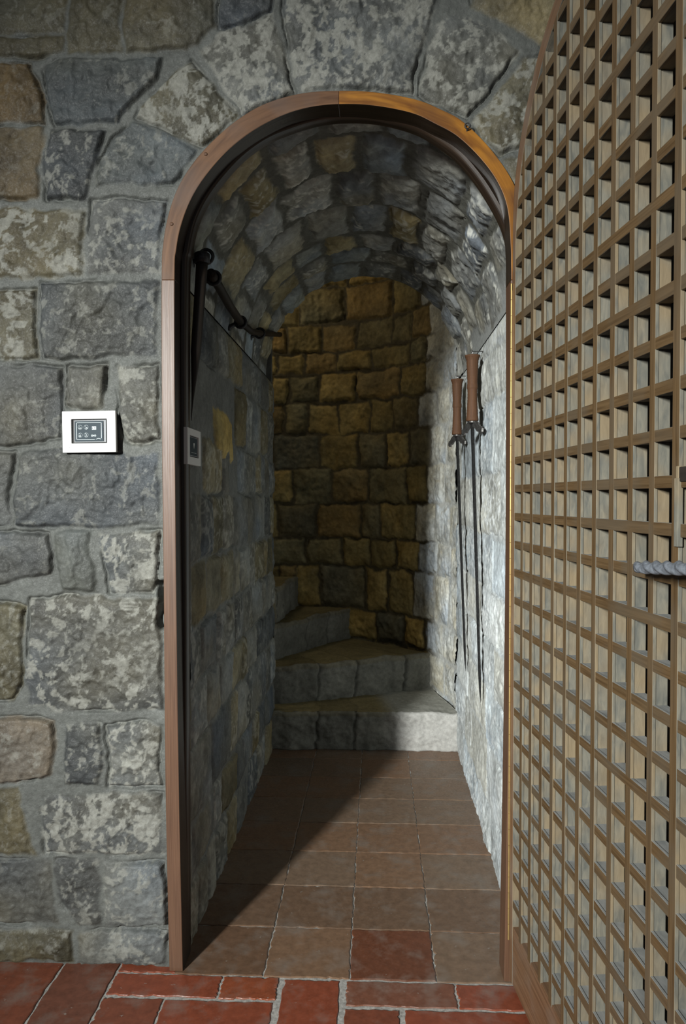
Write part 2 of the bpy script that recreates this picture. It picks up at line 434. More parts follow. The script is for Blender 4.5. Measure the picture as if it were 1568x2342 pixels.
# ------------------------------------------------------------------ front wall
ST = [
 ([(-70,-70),(154,-70),(154,76),(-70,80)],'olive',.25), ([(-70,88),(150,84),(151,120),(80,132),(-70,132)],'olive',.2),
 ([(160,-70),(276,-70),(280,30),(278,118),(158,124)],'olive',.22), ([(284,-70),(488,-70),(490,62),(466,88),(430,114),(286,120)],'tan',.3,1.4),
 ([(497,-70),(622,-70),(615,28),(560,58),(498,68)],'dark',.25),
 ([(-70,150),(0,148),(70,142),(86,190),(102,230),(100,285),(-70,285)],'ochre',.2), ([(-70,292),(96,290),(98,380),(92,452),(-70,462)],'ochre',.15),
 ([(98,148),(150,134),(372,132),(362,180),(318,232),(292,255),(270,284),(124,290),(108,220)],'blue',.3,1.8),
 ([(112,296),(244,302),(228,350),(214,395),(204,440),(196,458),(104,454),(104,360)],'dark',.45,1.7),
 ([(-70,478),(194,478),(191,630),(-70,640)],'tan',.75,1.2),
 ([(206,458),(300,450),(385,462),(372,520),(364,560),(362,626),(204,630)],'grey',.5),
 ([(216,430),(228,372),(252,330),(302,276),(380,312),(452,348),(412,395),(392,424),(300,420)],'blue',.35),
 ([(308,268),(350,212),(400,165),(438,136),(490,205),(542,262),(515,288),(462,338),(400,312)],'tan',.85),
 ([(460,118),(505,78),(560,66),(618,36),(648,120),(676,212),(612,232),(556,262),(500,190)],'pale',.9),
 ([(632,-70),(800,-70),(1010,-70),(990,30),(965,110),(938,218),(860,206),(770,202),(690,210),(655,110)],'pale',.78),
 ([(1000,60),(1040,32),(1120,62),(1188,112),(1130,190),(1066,272),(1010,242),(950,222),(975,130)],'pale',.72),
 ([(1055,-70),(1480,-70),(1480,90),(1235,104),(1150,50),(1080,14)],'cream',.25),
 ([(1200,132),(1290,110),(1290,300),(1200,330),(1140,352),(1078,288),(1130,210)],'tan',.6),
 ([(1150,362),(1300,320),(1400,320),(1400,560),(1210,560),(1200,470)],'tan',.5),
 ([(-70,660),(86,660),(84,738),(85,822),(-70,828)],'tan',.6), ([(98,648),(230,645),(358,644),(360,730),(360,814),(200,820),(98,822)],'dark',.35,1.5),
 ([(-70,836),(60,836),(138,840),(138,930),(136,1004),(60,1018),(-70,1022)],'grey',.3), ([(150,834),(247,832),(244,880),(230,936),(190,942),(150,930)],'grey',.35,1.6),
 ([(270,842),(364,834),(365,1006),(322,1010),(286,1008),(272,940)],'pale',.6),
 ([(-70,1028),(30,1030),(26,1100),(22,1150),(24,1204),(-70,1208)],'grey',.2), ([(40,1034),(138,1024),(300,1036),(366,1034),(367,1200),(200,1206),(36,1206),(34,1120)],'dark',.3,1.2),
 ([(-70,1222),(112,1216),(120,1262),(118,1312),(40,1330),(-70,1352)],'grey',.2), ([(128,1216),(206,1214),(208,1260),(219,1300),(218,1354),(142,1352),(130,1290)],'blue',.12,1.3),
 ([(230,1222),(365,1212),(364,1330),(354,1352),(244,1350),(236,1290)],'pale',.8),
 ([(-70,1366),(56,1386),(52,1480),(50,1560),(30,1600),(-70,1612)],'olive',.35), ([(66,1366),(200,1362),(368,1366),(370,1500),(370,1622),(200,1628),(62,1618),(64,1500)],'grey',.62,.8),
 ([(-70,1650),(60,1642),(120,1650),(124,1700),(118,1775),(60,1786),(-70,1792)],'pink',.3,1.7), ([(150,1656),(234,1654),(236,1720),(228,1796),(150,1794)],'dark',.45,1.7),
 ([(246,1660),(318,1652),(366,1658),(368,1798),(248,1800)],'pale',.7),
 ([(-70,1802),(44,1802),(58,1860),(74,1920),(84,1950),(-70,1958)],'olive',.25), ([(96,1818),(240,1814),(370,1814),(376,1948),(240,1954),(100,1950)],'grey',.8),
 ([(-70,1968),(112,1966),(126,2020),(130,2110),(-70,2114)],'grey',.2), ([(124,1966),(222,1968),(226,2040),(234,2114),(176,2116),(150,2070),(130,2030)],'grey',.45),
 ([(232,1972),(378,1968),(380,2112),(300,2122),(244,2118),(236,2040)],'pale',.5),
 ([(-70,2128),(60,2124),(166,2126),(170,2196),(-70,2204)],'olive',.4), ([(182,2128),(300,2124),(380,2130),(382,2206),(182,2204)],'pale',.55),
]
polys = [([W(*p) for p in s[0]],) + tuple(s[1:]) for s in ST]
for (a, b, w, sd) in ((-700, -78, 200, 5), (1320, 1800, 190, 6)):
    y = -450; rr = random.Random(sd)
    while y < 2200:
        h = 150 + 60 * rr.random()
        if a > 0 or True:
            x = a
            while x < b:
                x2 = min(x + w * (.6 + .7 * rr.random()), b)
                if x2 > b - 60: x2 = b
                if not (a > 0 and y < 560 and x < 1490):
                    polys.append(([W(x + 6, y + 6), W(x2 - 6, y + 6), W(x2 - 6, min(y + h, 2205) - 6), W(x + 6, min(y + h, 2205) - 6)], rr.choice(['grey', 'tan', 'olive', 'blue']), .4 * rr.random()))
                x = x2
        y += h
x = -70
while x < 1320:
    polys.append(([W(x + 6, -300), W(x + 170, -300), W(x + 170, -80), W(x + 6, -80)], 'olive', .2)); x += 180
HOLE = [((a[0] + b[0]) / 2, (a[1] + b[1]) / 2) for a, b in zip(oW, iW)]
HOLE = [(HOLE[0][0], -.2)] + HOLE + [(HOLE[-1][0], -.2)]
def axis_fine(a, f0, f1, b, fine, coarse):
    return np.concatenate([np.arange(a, f0, coarse), np.arange(f0, f1, fine), np.arange(f1, b + coarse, coarse)])
xf0, xf1 = W(-15, 1171)[0], .42
ztop = W(784, -20)[1]
us = axis_fine(-1.5, xf0, xf1, .95, .0027, .02); vs = axis_fine(-.01, 0, ztop + .12, 2.75, .0027, .02)
pits = [([W(365, 1322), W(378, 1322), W(378, 1436), W(370, 1436), (W(366, 1380))], .03)]
wf = masonry('wall_front', us, vs, polys, lambda U, V, H: (U, -H, V), M_STONE, hole=HOLE, pits=pits, seed=2,
             mortar=(.085, .089, .082), smear=(.21, .21, .185), proud=.0058, rough=.0082, crack=.010, warp=.006, amt=.9, terr=1.0, tool=.55)
tag(wf, 'grey rubble stone wall with mortar joints around the arched doorway', 'wall', kind='structure')

# ------------------------------------------------------------------ passage: left wall, vault, right wall
XL, XR = -.455, .350
XC = (XL + XR) / 2; RV = (XR - XL) / 2; ZS = 2.012 - RV
Y0, YV, YN = .060, 1.32, 1.50
NX, NY, RC = XL, 1.50, XR - XL
def grid(a, b, st): return np.linspace(a, b, int(round((b - a) / st)) + 1)
# left wall: u = depth y, v = z ; normal +x
pl = rows_to_polys([(z0, z1, j) for z0, z1, j in rand_rows(.05, 1.6, -.02, 1.62, .165, .165, 12)],
                   ['grey', 'grey', 'pale', 'olive', 'tan', 'dark', 'grey'], .006, 4, (.1, .7))
# the ochre stone beside the inner switch and the long slim ones
P0 = on_x(490, 925, XL); P1 = on_x(531, 1055, XL)
pl = [p for p in pl if not (np.mean([q[0] for q in p[0]]) > P0.y - .04 and np.mean([q[0] for q in p[0]]) < P1.y + .04 and abs(np.mean([q[1] for q in p[0]]) - (P0.z + P1.z) / 2) < .1)]
pl = [p for p in pl if not (min(q[0] for q in p[0]) < .19 and max(q[1] for q in p[0]) > 1.13 and min(q[1] for q in p[0]) < 1.28)]
pl.append(([(P0.y, P1.z), (P1.y, P1.z), (P1.y, P0.z - .03), ((P0.y + P1.y) / 2, P0.z), (P0.y, P0.z - .01)], (.17, .13, .050), .1, 1.2))
wl = masonry('wall_left', grid(Y0, YN, .005), grid(-.01, ZS, .005), pl, lambda U, V, H: (XL + H - .004, U, V), M_STONE_IN, seed=31,
             mortar=(.15, .155, .145), smear=(.26, .26, .23), proud=.006, rough=.005, crack=.012, warp=.006, flip=False, amt=.3, gain=2.5, flat=(ZS,))
tag(wl, 'shaded grey stone wall on the left of the passage', 'wall', kind='structure')
# vault: u = depth, v = arc length
ys_r = [.06, .17, .375, .60, .84, .99, 1.14, 1.33]
rr = random.Random(5); vr = []
for a, b in zip(ys_r[:-1], ys_r[1:]):
    v = -rr.random() * .1; js = []
    while v < math.pi * RV + .05: js.append(v); v += .105 + .06 * rr.random()
    for c, d in zip(js[:-1], js[1:]):
        i = .011 + .004 * rr.random(); j = lambda: (rr.random() - .5) * .02
        vr.append(([(a + i + j(), c + i), (b - i + j(), c + i + j()), (b - i + j(), d - i), (a + i + j(), d - i + j())],
                   rr.choice(['grey', 'dark', 'grey', 'olive', 'grey', 'tan', 'blue']), .1 + .4 * rr.random()))
vr = [(P, (.040, .041, .039), s_) if np.mean([q[1] for q in P]) > math.pi * RV - .48 else (P, k_, s_) for P, k_, s_ in vr]  # right-end stones toned darker to offset the strong light falling there
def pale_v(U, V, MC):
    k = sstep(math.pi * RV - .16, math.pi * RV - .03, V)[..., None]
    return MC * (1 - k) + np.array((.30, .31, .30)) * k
def vaultmap(U, V, H):
    a = math.pi - V / RV; r = RV - H + .004
    return XC + r * np.cos(a), U, ZS + r * np.sin(a)
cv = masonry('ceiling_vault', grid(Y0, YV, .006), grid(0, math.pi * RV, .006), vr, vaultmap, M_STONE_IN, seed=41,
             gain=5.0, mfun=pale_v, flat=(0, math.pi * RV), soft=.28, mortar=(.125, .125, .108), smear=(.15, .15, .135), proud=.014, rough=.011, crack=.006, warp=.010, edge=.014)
cv.name = 'ceiling'
tag(cv, 'rough stone barrel vault over the passage', 'ceiling', kind='structure')
# right wall
pr_ = rows_to_polys(rand_rows(.05, 1.55, -.03, 1.62, .19, .33, 21), [(.42, .455, .465), (.47, .50, .50), (.38, .425, .45), (.45, .465, .44), (.43, .44, .41)], .003, 8, (.2, .8))
holes = [([(on_x(px, py, XR).y, on_x(px, py, XR).z) for px, py in ((1074, 736), (1082, 730), (1090, 738), (1098, 728), (1098, 742), (1076, 743))], .02)]
wr = masonry('wall_right', grid(Y0, YN, .005), grid(-.01, ZS, .005), pr_, lambda U, V, H: (XR - H + .004, U, V), M_LIME, seed=51,
             flat=(ZS,), uflat=(YN,), warmth=.2, terr=.3, mortar=(.45, .48, .485), smear=(.60, .63, .63), proud=.0015, rough=.0050, crack=.006, warp=.008, bulge=.002, pits=holes, mvar=.15, flip=True)
tag(wr, 'pale limewashed stone wall on the right where the swords hang', 'wall', kind='structure')
wu = masonry('wall_right', grid(YV - .01, YN, .005), grid(ZS, 3.2, .008), rows_to_polys(rand_rows(1.2, 1.6, ZS, 3.2, .19, .2, 22), [(.36, .37, .35), (.30, .31, .29)], .003, 8, (.1, .3)),
             lambda U, V, H: (XR - H + .004, U, V), M_LIME, seed=55, flat=(ZS,), uflat=(YN,), warmth=.2, mortar=(.33, .34, .32), smear=(.45, .46, .44), proud=.002, rough=.006, flip=True, parent=wr)
wu.name = 'upper_wall'
# curved stairwell wall; u = angle * R, v = z
def cyl_u(px, py=1100):
    r = ray(px, py); dx, dy = r.x, r.y; ox, oy = CAM.x - NX, CAM.y - NY
    a = dx * dx + dy * dy; b = 2 * (ox * dx + oy * dy); c = ox * ox + oy * oy - RC * RC
    t = (-b + math.sqrt(b * b - 4 * a * c)) / (2 * a)
    return math.atan2(oy + dy * t, ox + dx * t) * RC
zr = [3.2, 3.0, 2.8, 2.62, 2.45, 2.25, 2.05, 1.90, 1.78, 1.62, 1.45, 1.26, 1.07, .88, .73, .50, .34, .17, 0]
jpx = {5: [600, 683, 788, 897, 960], 6: [620, 659, 736, 816, 894, 939, 981], 7: [634, 697, 771, 848, 936, 974], 8: [620, 662, 731, 813, 913, 971],
       9: [650, 702, 774, 845, 897, 953], 10: [624, 731, 818, 880, 936], 11: [671, 757, 841, 929], 12: [634, 724, 823, 869, 950],
       13: [699, 785, 847, 905], 14: [640, 674, 733, 835, 887, 946], 15: [690, 777, 859, 924], 16: [680, 770, 850, 930]}
bk = []; r3 = random.Random(9); Umax = math.pi * 1.02 * RC
for i in range(len(zr) - 1):
    z1, z0 = zr[i], zr[i + 1]
    if i in jpx:
        js = sorted(cyl_u(p) for p in jpx[i])
        while js[0] > -.05: js.insert(0, js[0] - .17)
    else: js = [-.1 * r3.random() - .02]
    while js[-1] < Umax: js.append(js[-1] + .15 + .12 * r3.random())
    bk.append((z0, z1, js))
KB = [(.28, .210, .080), (.22, .170, .068), (.18, .150, .074), (.32, .236, .088), (.165, .14, .076), (.13, .118, .076), (.22, .155, .062)]
pb = rows_to_polys(bk, KB, .008, 14, (0, .18))
pb = [(P, tuple(c_ * (.55 if np.mean([q[1] for q in P]) < .85 else 1) if isinstance(col, tuple) else c_ for c_ in col), s_)
      if False else (P, col, s_) for P, col, s_ in pb]
def cylmap(U, V, H):
    a = U / RC; r = RC - H + .004
    return NX + r * np.cos(a), NY + r * np.sin(a), V
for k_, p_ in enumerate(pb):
    if np.mean([q[0] for q in p_[0]]) < cyl_u(962): pb[k_] = (p_[0], (.42, .43, .405), .3, .25)  # window-lit part of the curve painted into the stone colour as pale
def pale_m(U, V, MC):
    k = 1 - sstep(cyl_u(1005), cyl_u(972), U)[..., None]  # mortar paled over the same lit stretch, light put into its colour
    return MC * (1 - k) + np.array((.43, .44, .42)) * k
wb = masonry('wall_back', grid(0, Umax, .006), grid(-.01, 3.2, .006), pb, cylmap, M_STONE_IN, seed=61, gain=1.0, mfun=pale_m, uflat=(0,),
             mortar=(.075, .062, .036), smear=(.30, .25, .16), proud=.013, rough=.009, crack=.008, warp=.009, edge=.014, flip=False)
tag(wb, 'curved ochre stone wall of the spiral stairwell', 'wall', kind='structure')

# solid masonry behind the faces (closes the building so no daylight leaks round the passage)
def core(name, boxes, label):
    b = MB()
    for lo, hi in boxes: b.box(lo, hi)
    o = b.build(name, [M_CORE]); tag(o, label, 'wall', kind='structure'); return o
M_CORE = plain('rubble_core', (.12, .12, .11), .9, 0, .2, 20, .3)
core('wall_core', [((-1.5, .03, 0), (-.50, 1.49, 3.3)), ((.375, .03, 0), (1.4, 1.50, 3.3)), ((-.50, .03, 2.05), (.375, 1.32, 3.3)),
                   ((.375, 1.50, 0), (1.4, 2.6, 3.3)), ((-1.5, 2.36, 0), (.375, 2.7, 3.3)), ((-1.7, 1.49, 0), (-1.32, 2.6, 3.3)),
                   ((-1.7, .03, 3.22), (1.4, 2.7, 3.4))], 'hidden rubble mass behind the passage walls')
nb = MB(); nb.box((XL - .2, 1.46, 0), (XL - .004, 1.50, 3.2))
tag(nb.build('wall_newel', [M_CORE]), 'end of the left passage wall where the spiral stair turns', 'wall', kind='structure')

# ------------------------------------------------------------------ floor: terracotta tiles in lime grout
fl = MB()
fl.add([(-1.7, -3.4, -.0028), (1.6, -3.4, -.0028), (1.6, 2.4, -.0028), (-1.7, 2.4, -.0028), (-1.7, -3.4, -.06), (1.6, -3.4, -.06), (1.6, 2.4, -.06), (-1.7, 2.4, -.06)],
       [(0, 1, 2, 3), (7, 6, 5, 4), (0, 4, 5, 1), (1, 5, 6, 2), (2, 6, 7, 3), (3, 7, 4, 0)], None, 1)
rt = random.Random(3)
def tile(x0, y0, x1, y1, col, gap=.0022, chip=.0, dz=None):
    """a slab with slightly worn outline and pillowed edge"""
    g = gap; P = []
    def edge(ax, ay, bx, by, n):
        L = math.hypot(bx - ax, by - ay); nx, ny = (by - ay) / L, -(bx - ax) / L
        ph = rt.random() * 50
        for i in range(n):
            t = i / n; w = .0011 * math.sin(ph + t * 9) + .0009 * math.sin(ph * 3 + t * 31) + .0010 * (rt.random() - .5)
            if chip and rt.random() < chip: w -= .004 * rt.random()
            if i == 0: w = 0
            P.append((ax + (bx - ax) * t + nx * w, ay + (by - ay) * t + ny * w))
    x0 += g; y0 += g; x1 -= g; y1 -= g
    k = .0015
    edge(x0 + k, y0, x1, y0 + k, 26); edge(x1, y0 + k, x1 - k, y1, 26); edge(x1 - k, y1, x0, y1 - k, 26); edge(x0, y1 - k, x0 + k, y0, 26)
    cx, cy = (x0 + x1) / 2, (y0 + y1) / 2; z = dz if dz is not None else (rt.random() - .5) * .0008
    n = len(P); V = [(x, y, -.008) for x, y in P] + [(x, y, z - .0012) for x, y in P]
    ins = [(x + (cx - x) * .022, y + (cy - y) * .022, z) for x, y in P]; V += ins
    Fc = [(i, (i + 1) % n, n + (i + 1) % n, n + i) for i in range(n)] + [(n + i, n + (i + 1) % n, 2 * n + (i + 1) % n, 2 * n + i) for i in range(n)]
    Fc.append(tuple(range(2 * n, 3 * n)))
    fl.add(V, Fc, None, 0, col)
RED = [(.185, .048, .024), (.150, .045, .024), (.150, .060, .036), (.205, .055, .024), (.125, .046, .028)]
BRN = [(.150, .098, .064), (.132, .092, .064), (.155, .092, .056), (.145, .098, .066), (.158, .094, .057)]
xs_p = [-.50, -.26, -.061, .137, .40]; y = -.023; ri = 0; ysr = []
while y < 1.5:
    y2 = y + (.188 if ri == 0 else .197)
    for ci, (a, b) in enumerate(zip(xs_p[:-1], xs_p[1:])):
        c = rt.choice(BRN)
        if ri == 0 and ci == 2: c = (.115, .042, .022)
        if ri == 0 and ci == 0: c = (.115, .066, .040)
        if ri == 1: c = (.12, .074, .047)
        tile(a, y, b, y2, c, .0007 if ri < 2 else .0003, .05 if ri < 2 else 0)
    y = y2; ri += 1
out = [(-.60, -.10, -.35, -.025, 0), (-.35, -.10, -.219, -.025, 3), (-.211, -.30, -.079, -.027, 0), (-.069, -.108, .178, -.027, 2), (.178, -.108, .40, -.027, 0),
       (-.60, -.28, -.463, -.104, 1), (-.463, -.28, -.221, -.104, 0), (-.069, -.28, .053, -.114, 1), (.060, -.28, .33, -.112, 0), (.33, -.28, .60, -.112, 1),
       (-.735, -.24, -.60, .02, 4), (-.95, -.24, -.735, .02, 1), (-1.2, -.24, -.95, .02, 0), (-1.5, -.24, -1.2, .02, 2), (.40, -.108, .66, .02, 3), (.66, -.28, .95, .02, 1)]
out.append((-.60, -.024, -.462, .02, 0))
for a, b, c, d, k in out: tile(a, b, c, d, RED[k], .0022, .08)
y = -.29
while y > -3.2:
    x = -1.6 - rt.random() * .2
    while x < 1.5:
        tile(x, y - .15, x + .29, y, rt.choice(RED), .0025, .04); x += .29
    y -= .15
# extra worn tile strip beside the wall, seen beyond the jamb
flo = fl.build('floor', [M_TILE, M_GROUT], recalc=False)
tag(flo, 'worn terracotta tile floor with pale lime joints', 'floor', kind='structure')

# ------------------------------------------------------------------ wooden arched frame
def strip(name, A, B, yA0, yB0, y1, i0, i1, mat, parent, bevel=.0015, rnd=False, rev=None):
    """solid curved member between outline A (outer) and B (inner)"""
    b = MB(); V = []; G = []; ln = 0
    for k in range(i0, i1 + 1):
        if k > i0: ln += math.dist(A[k], A[k - 1])
        a, c = A[k], B[k]
        if rnd:
            sec = [(a, y1), (a, yA0)]
            for t in range(1, 6):
                an = t / 6 * math.pi / 2
                sec.append(((a[0] + (c[0] - a[0]) * (.35 + .65 * math.sin(an)), a[1] + (c[1] - a[1]) * (.35 + .65 * math.sin(an))), yA0 + (y1 - yA0) * .6 * (1 - math.cos(an))))
            sec += [(c, yA0 + (y1 - yA0) * .6), (c, y1)]
        else: sec = [(a, y1), (a, yA0), (c, yB0), (c, y1)]
        for m_, (p, yy) in enumerate(sec):
            V.append((p[0], yy, p[1])); G.append((ln, (0 if m_ < 2 else .03), yy))
    n = len(sec); m = i1 - i0 + 1; Fc = []
    for j in range(m - 1):
        for q in range(n):
            r = (q + 1) % n; Fc.append((j * n + q, j * n + r, (j + 1) * n + r, (j + 1) * n + q))
    Fc.append(tuple(range(n))); Fc.append(tuple((m - 1) * n + q for q in range(n))[::-1])
    mi = [1 if (k % n == 2 and not rnd and k < (m - 1) * n) else 0 for k in range(len(Fc))]
    b.add(V, Fc, G, mi); return b.build(name, [mat, rev or M_STOP], parent, bevel)
fr = empty('door_frame', (on_y(402, 2222).x, 0, 0)); tag(fr, 'arched brown wooden door frame around the passage opening', 'door frame')
off = fr.location.copy()
def sh(L): return [(p[0] - off.x, p[1]) for p in L]
oS, iS, sS = sh(oW), sh(iW), sh(sW)
nb_ = 8
oS[0] = (oS[0][0], 0.0); iS[0] = (iS[0][0], 0.0); oS[-1] = (oS[-1][0], 0.0); iS[-1] = (iS[-1][0], 0.0)
jl = 4 * nb_; ap = 13 * nb_; jr = 22 * nb_; en = 26 * nb_
tag(strip('jamb', oS, iS, -.016, -.016, .048, 0, jl, M_JAMB, fr), 'straight left jamb with a pale worn sheen')
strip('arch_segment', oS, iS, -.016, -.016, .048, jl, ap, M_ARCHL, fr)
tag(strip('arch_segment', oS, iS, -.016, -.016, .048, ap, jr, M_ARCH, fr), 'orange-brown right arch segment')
strip('jamb', oS, iS, -.016, -.016, .048, jr, en, M_JAMB, fr, rev=M_JAMB)
# inner stop: dark rounded moulding, and the reveal between it and the casing
outS = [(a[0] * 1.0, a[1]) for a in sS]
def offset(L, d):
    o = []
    for k in range(len(L)):
        a = L[max(k - 1, 0)]; b = L[min(k + 1, len(L) - 1)]
        tx, tz = b[0] - a[0], b[1] - a[1]; l = math.hypot(tx, tz); o.append((L[k][0] - tz / l * d, L[k][1] + tx / l * d))
    return o
sS[0] = (sS[0][0], 0.0); sS[-1] = (sS[-1][0], 0.0)
strip('door_stop', offset(sS, .014), sS, .034, .034, .062, 0, en, M_STOP, fr, 0, True)
strip('reveal', offset(sS, .05), offset(sS, .010), .046, .046, .078, 0, en, M_STOP, fr, 0)
# small iron hook near the top right of the arch
hp = on_y(1068, 291, -.016)
hk = MB(); hk.tube([(hp.x - off.x + .006 * math.cos(a) , -.022, hp.z + .006 * math.sin(a)) for a in [i * 2 * math.pi / 12 for i in range(12)]], .0016, 6, closed=True)
hk.tube([(hp.x - off.x, -.021, hp.z - .006), (hp.x - off.x - .004, .005, hp.z - .014)], .002, 6)
hk.build('screw_eye', [M_IRON], fr, smooth=True)
for px, py in ((392, 512), (470, 352)):
    q = on_y(px, py, -.017); n_ = MB()
    n_.lathe([(.0045, 0), (.0042, .0015), (.002, .0025)], Matrix.Translation((q.x - off.x, -.0155, q.z)) @ Matrix.Rotation(math.pi / 2, 4, 'X'), 12)
    n_.build('wooden_peg', [M_JAMB], fr, smooth=True)

# ------------------------------------------------------------------ lattice door
SN = .110; CS = math.sqrt(1 - SN * SN)
hx = on_y(1170, 1171, -.022).x
door = empty('door_1', (hx, -.030, 0), (0, 0, math.atan2(-CS, SN)))
tag(door, 'open arched wooden lattice door with thick grid and brass hinge on the right', 'door', kind='structure')
DW, DT = .79, .040; PITCH = .0617; BW = .0160; LD = .023
HALF = [(-.008, 1.55), (-.008, 1.66), (-.005, 1.735), (.006, 1.795), (.032, 1.848), (.076, 1.907), (.123, 1.951), (.173, 1.988), (.25, 2.023), (.32, 2.040), (.395, 2.046)]
HALF = catmull(HALF, 5)
ARCH = HALF + [(.79 - x, z) for x, z in HALF[-2::-1]]
Z0 = .012; RAIL = .130; rim_w = .020
DSP = 1.60
def inset(L, d):
    o = []
    for k in range(len(L)):
        a = L[max(k - 1, 0)]; b = L[min(k + 1, len(L) - 1)]
        tx, tz = b[0] - a[0], b[1] - a[1]; l = math.hypot(tx, tz); o.append((L[k][0] + tz / l * d, L[k][1] - tx / l * d))
    return o
ol = [(-.008, Z0)] + ARCH + [(.798, Z0)]
def inset_v(L, f):
    A_ = inset(L, 1.0); return [(p[0] + (q[0] - p[0]) * f(p[1]), p[1] + (q[1] - p[1]) * f(p[1])) for p, q in zip(L, A_)]
il = inset_v(ol, lambda z: rim_w + .016 * min(1, max(0, (z - 1.66) / .12))); il[0] = (-.008 + rim_w, Z0); il[-1] = (.798 - rim_w, Z0)
INA = inset(ol, rim_w * .8)[1:-1]
_iu = np.array([p[0] for p in INA]); _iz = np.array([p[1] for p in INA]); _h = len(INA) // 2
def top_in(u): return float(np.interp(u, _iu, _iz))
def side_in(z): return float(np.interp(z, _iz[:_h + 1], _iu[:_h + 1])), float(np.interp(z, _iz[::-1][:_h + 1], _iu[::-1][:_h + 1]))
def door_strip(name, A, B, y0, y1, mat, bev=.001):
    b = MB(); V = []; G = []; ln = 0
    for k in range(len(A)):
        if k: ln += math.dist(A[k], A[k - 1])
        for p, yy in ((A[k], y1), (A[k], y0), (B[k], y0), (B[k], y1)):
            V.append((p[0], yy, p[1])); G.append((ln, yy, 0 if p is A[k] else .02))
    Fc = []
    for j in range(len(A) - 1):
        for q in range(4):
            r = (q + 1) % 4; Fc.append((j * 4 + q, j * 4 + r, (j + 1) * 4 + r, (j + 1) * 4 + q))
    Fc.append((0, 1, 2, 3)); Fc.append(tuple(4 * (len(A) - 1) + q for q in (3, 2, 1, 0)))
    mi = [1 if (k % 4 == 2 and k < 4 * (len(A) - 1)) else 0 for k in range(len(Fc))]
    b.add(V, Fc, G, mi); return b.build(name, [mat, M_DUST], door, bev)
door_strip('arched_rim', ol, il, 0, DT, M_RIM)
# bottom rail and free stile
b = MB(); b.box((.010, .001, Z0), (DW - .048, DT, Z0 + RAIL)); b.build('bottom_rail', [M_RIM], door, .0015)
b = MB(); b.box((DW - .054, 0.0, Z0), (DW - .012, DT - .002, DSP + .12)); b.build('stile', [M_RIM], door, .0015)
# lattice (one part): vertical and horizontal bars, front face brown, side faces dusty
b = MB(); rl = random.Random(17)
k = 0
verts_u = []
u = .0625
while u < DW - .06:
    verts_u.append(u); u += PITCH
def bar(lo, hi, horiz):
    # -x +x -y +y -z +z
    mi = [1, 1, 0, 1, 2, 2] if not horiz else [1, 1, 0, 1, 1, 2]
    b.box(lo, hi, None, 0 if horiz else 2, mi)
ztop_l = top_in
for u in verts_u:
    w = BW * (.92 + .16 * rl.random()); y0 = rl.random() * .0008
    zt = min(ztop_l(u - w / 2), ztop_l(u + w / 2))
    # front moulding layer and a slightly narrower deep layer behind it (the line seen along each side)
    bar((u - w / 2, y0, Z0 + RAIL - .005), (u + w / 2, .006, zt), False)
    bar((u - w / 2 + .0012, .0055, Z0 + RAIL - .005), (u + w / 2 - .0012, LD, zt), False)
z = .194; rows_z = []
while z < 2.01:
    h = BW * (.98 + .16 * rl.random()); y0 = rl.random() * .0008
    ua, ub = side_in(z + h / 2)
    if z < DSP: ua, ub = .006, DW - .05
    bar((ua, y0 + .0004, z - h / 2), (ub, .006, z + h / 2), True)
    bar((ua, .0055, z - h / 2 + .0010), (ub, LD, z + h / 2 - .0010), True)
    rows_z.append(z); z += PITCH
b.build('lattice', [M_LATT, M_DUST, M_LEDGE], door, .0009)
# backing boards
b = MB(); bo = inset(ol, .006); bo[0] = (bo[0][0], Z0 + .02); bo[-1] = (bo[-1][0], Z0 + .02)
b.extrude(bo, .031, DT + .002, lambda x, y, z: (x, y, z)); b.build('backing_board', [M_BOARD], door)
# long brass piano hinge with knuckles
b = MB(); z = .10; i = 0
while z < 1.56:
    L_ = .036
    b.lathe([(.0021, z), (.0021, z + L_ - .0008)], Matrix.Translation((-.0105, -.0015, 0)), 10, 0 if i % 2 == 0 else 0)
    b.lathe([(.0017, z + L_ - .0008), (.0024, z + L_)], Matrix.Translation((-.0105, -.0015, 0)), 8, 1)
    z += L_; i += 1
b.box((-.0100, -.0008, .10), (-.0085, .022, 1.56), None, 2, 1)
b.build('piano_hinge', [M_BRASS, M_BRASSD], door)
# twisted iron pull handle
def door_uv(px, py, stand):
    """point standing `stand` in front of the door face"""
    Mw = Matrix.Translation(door.location) @ Matrix.Rotation(math.atan2(-CS, SN), 4, 'Z'); Mi = Mw.inverted()
    o_ = Mi @ CAM; d_ = Mi.to_3x3() @ ray(px, py); t = (-stand - o_.y) / d_.y; return o_ + d_ * t
A = door_uv(1456, 1297, .030); B = door_uv(1568, 1300, .040); 
hd = MB(); dirv = (B - A).normalized(); pts = [A + dirv * (t * .0022) for t in range(0, int(((B - A).length + .07) / .0022))]
hd.tube(pts, [.0062 + .0012 * math.sin(min(i, 8) / 8 * math.pi / 2) for i in range(len(pts))], 24, 0, sec=lambda a: 1 + .2 * math.cos(2 * a) , twist=105)
ho = hd.build('handle', [M_TWIST], door, smooth=True); tag(ho, 'twisted grey iron pull handle')
post = MB()
post.tube([A + dirv * .012, Vector((A.x + .012, .004, A.z))], [.005, .006], 10)
post.build('handle_post', [M_TWIST], ho, smooth=True)
post = MB(); Q = A + dirv * ((B - A).length + .05)
post.tube([Q, Vector((Q.x, .004, Q.z))], [.005, .006], 10)
post.build('handle_post', [M_TWIST], ho, smooth=True)
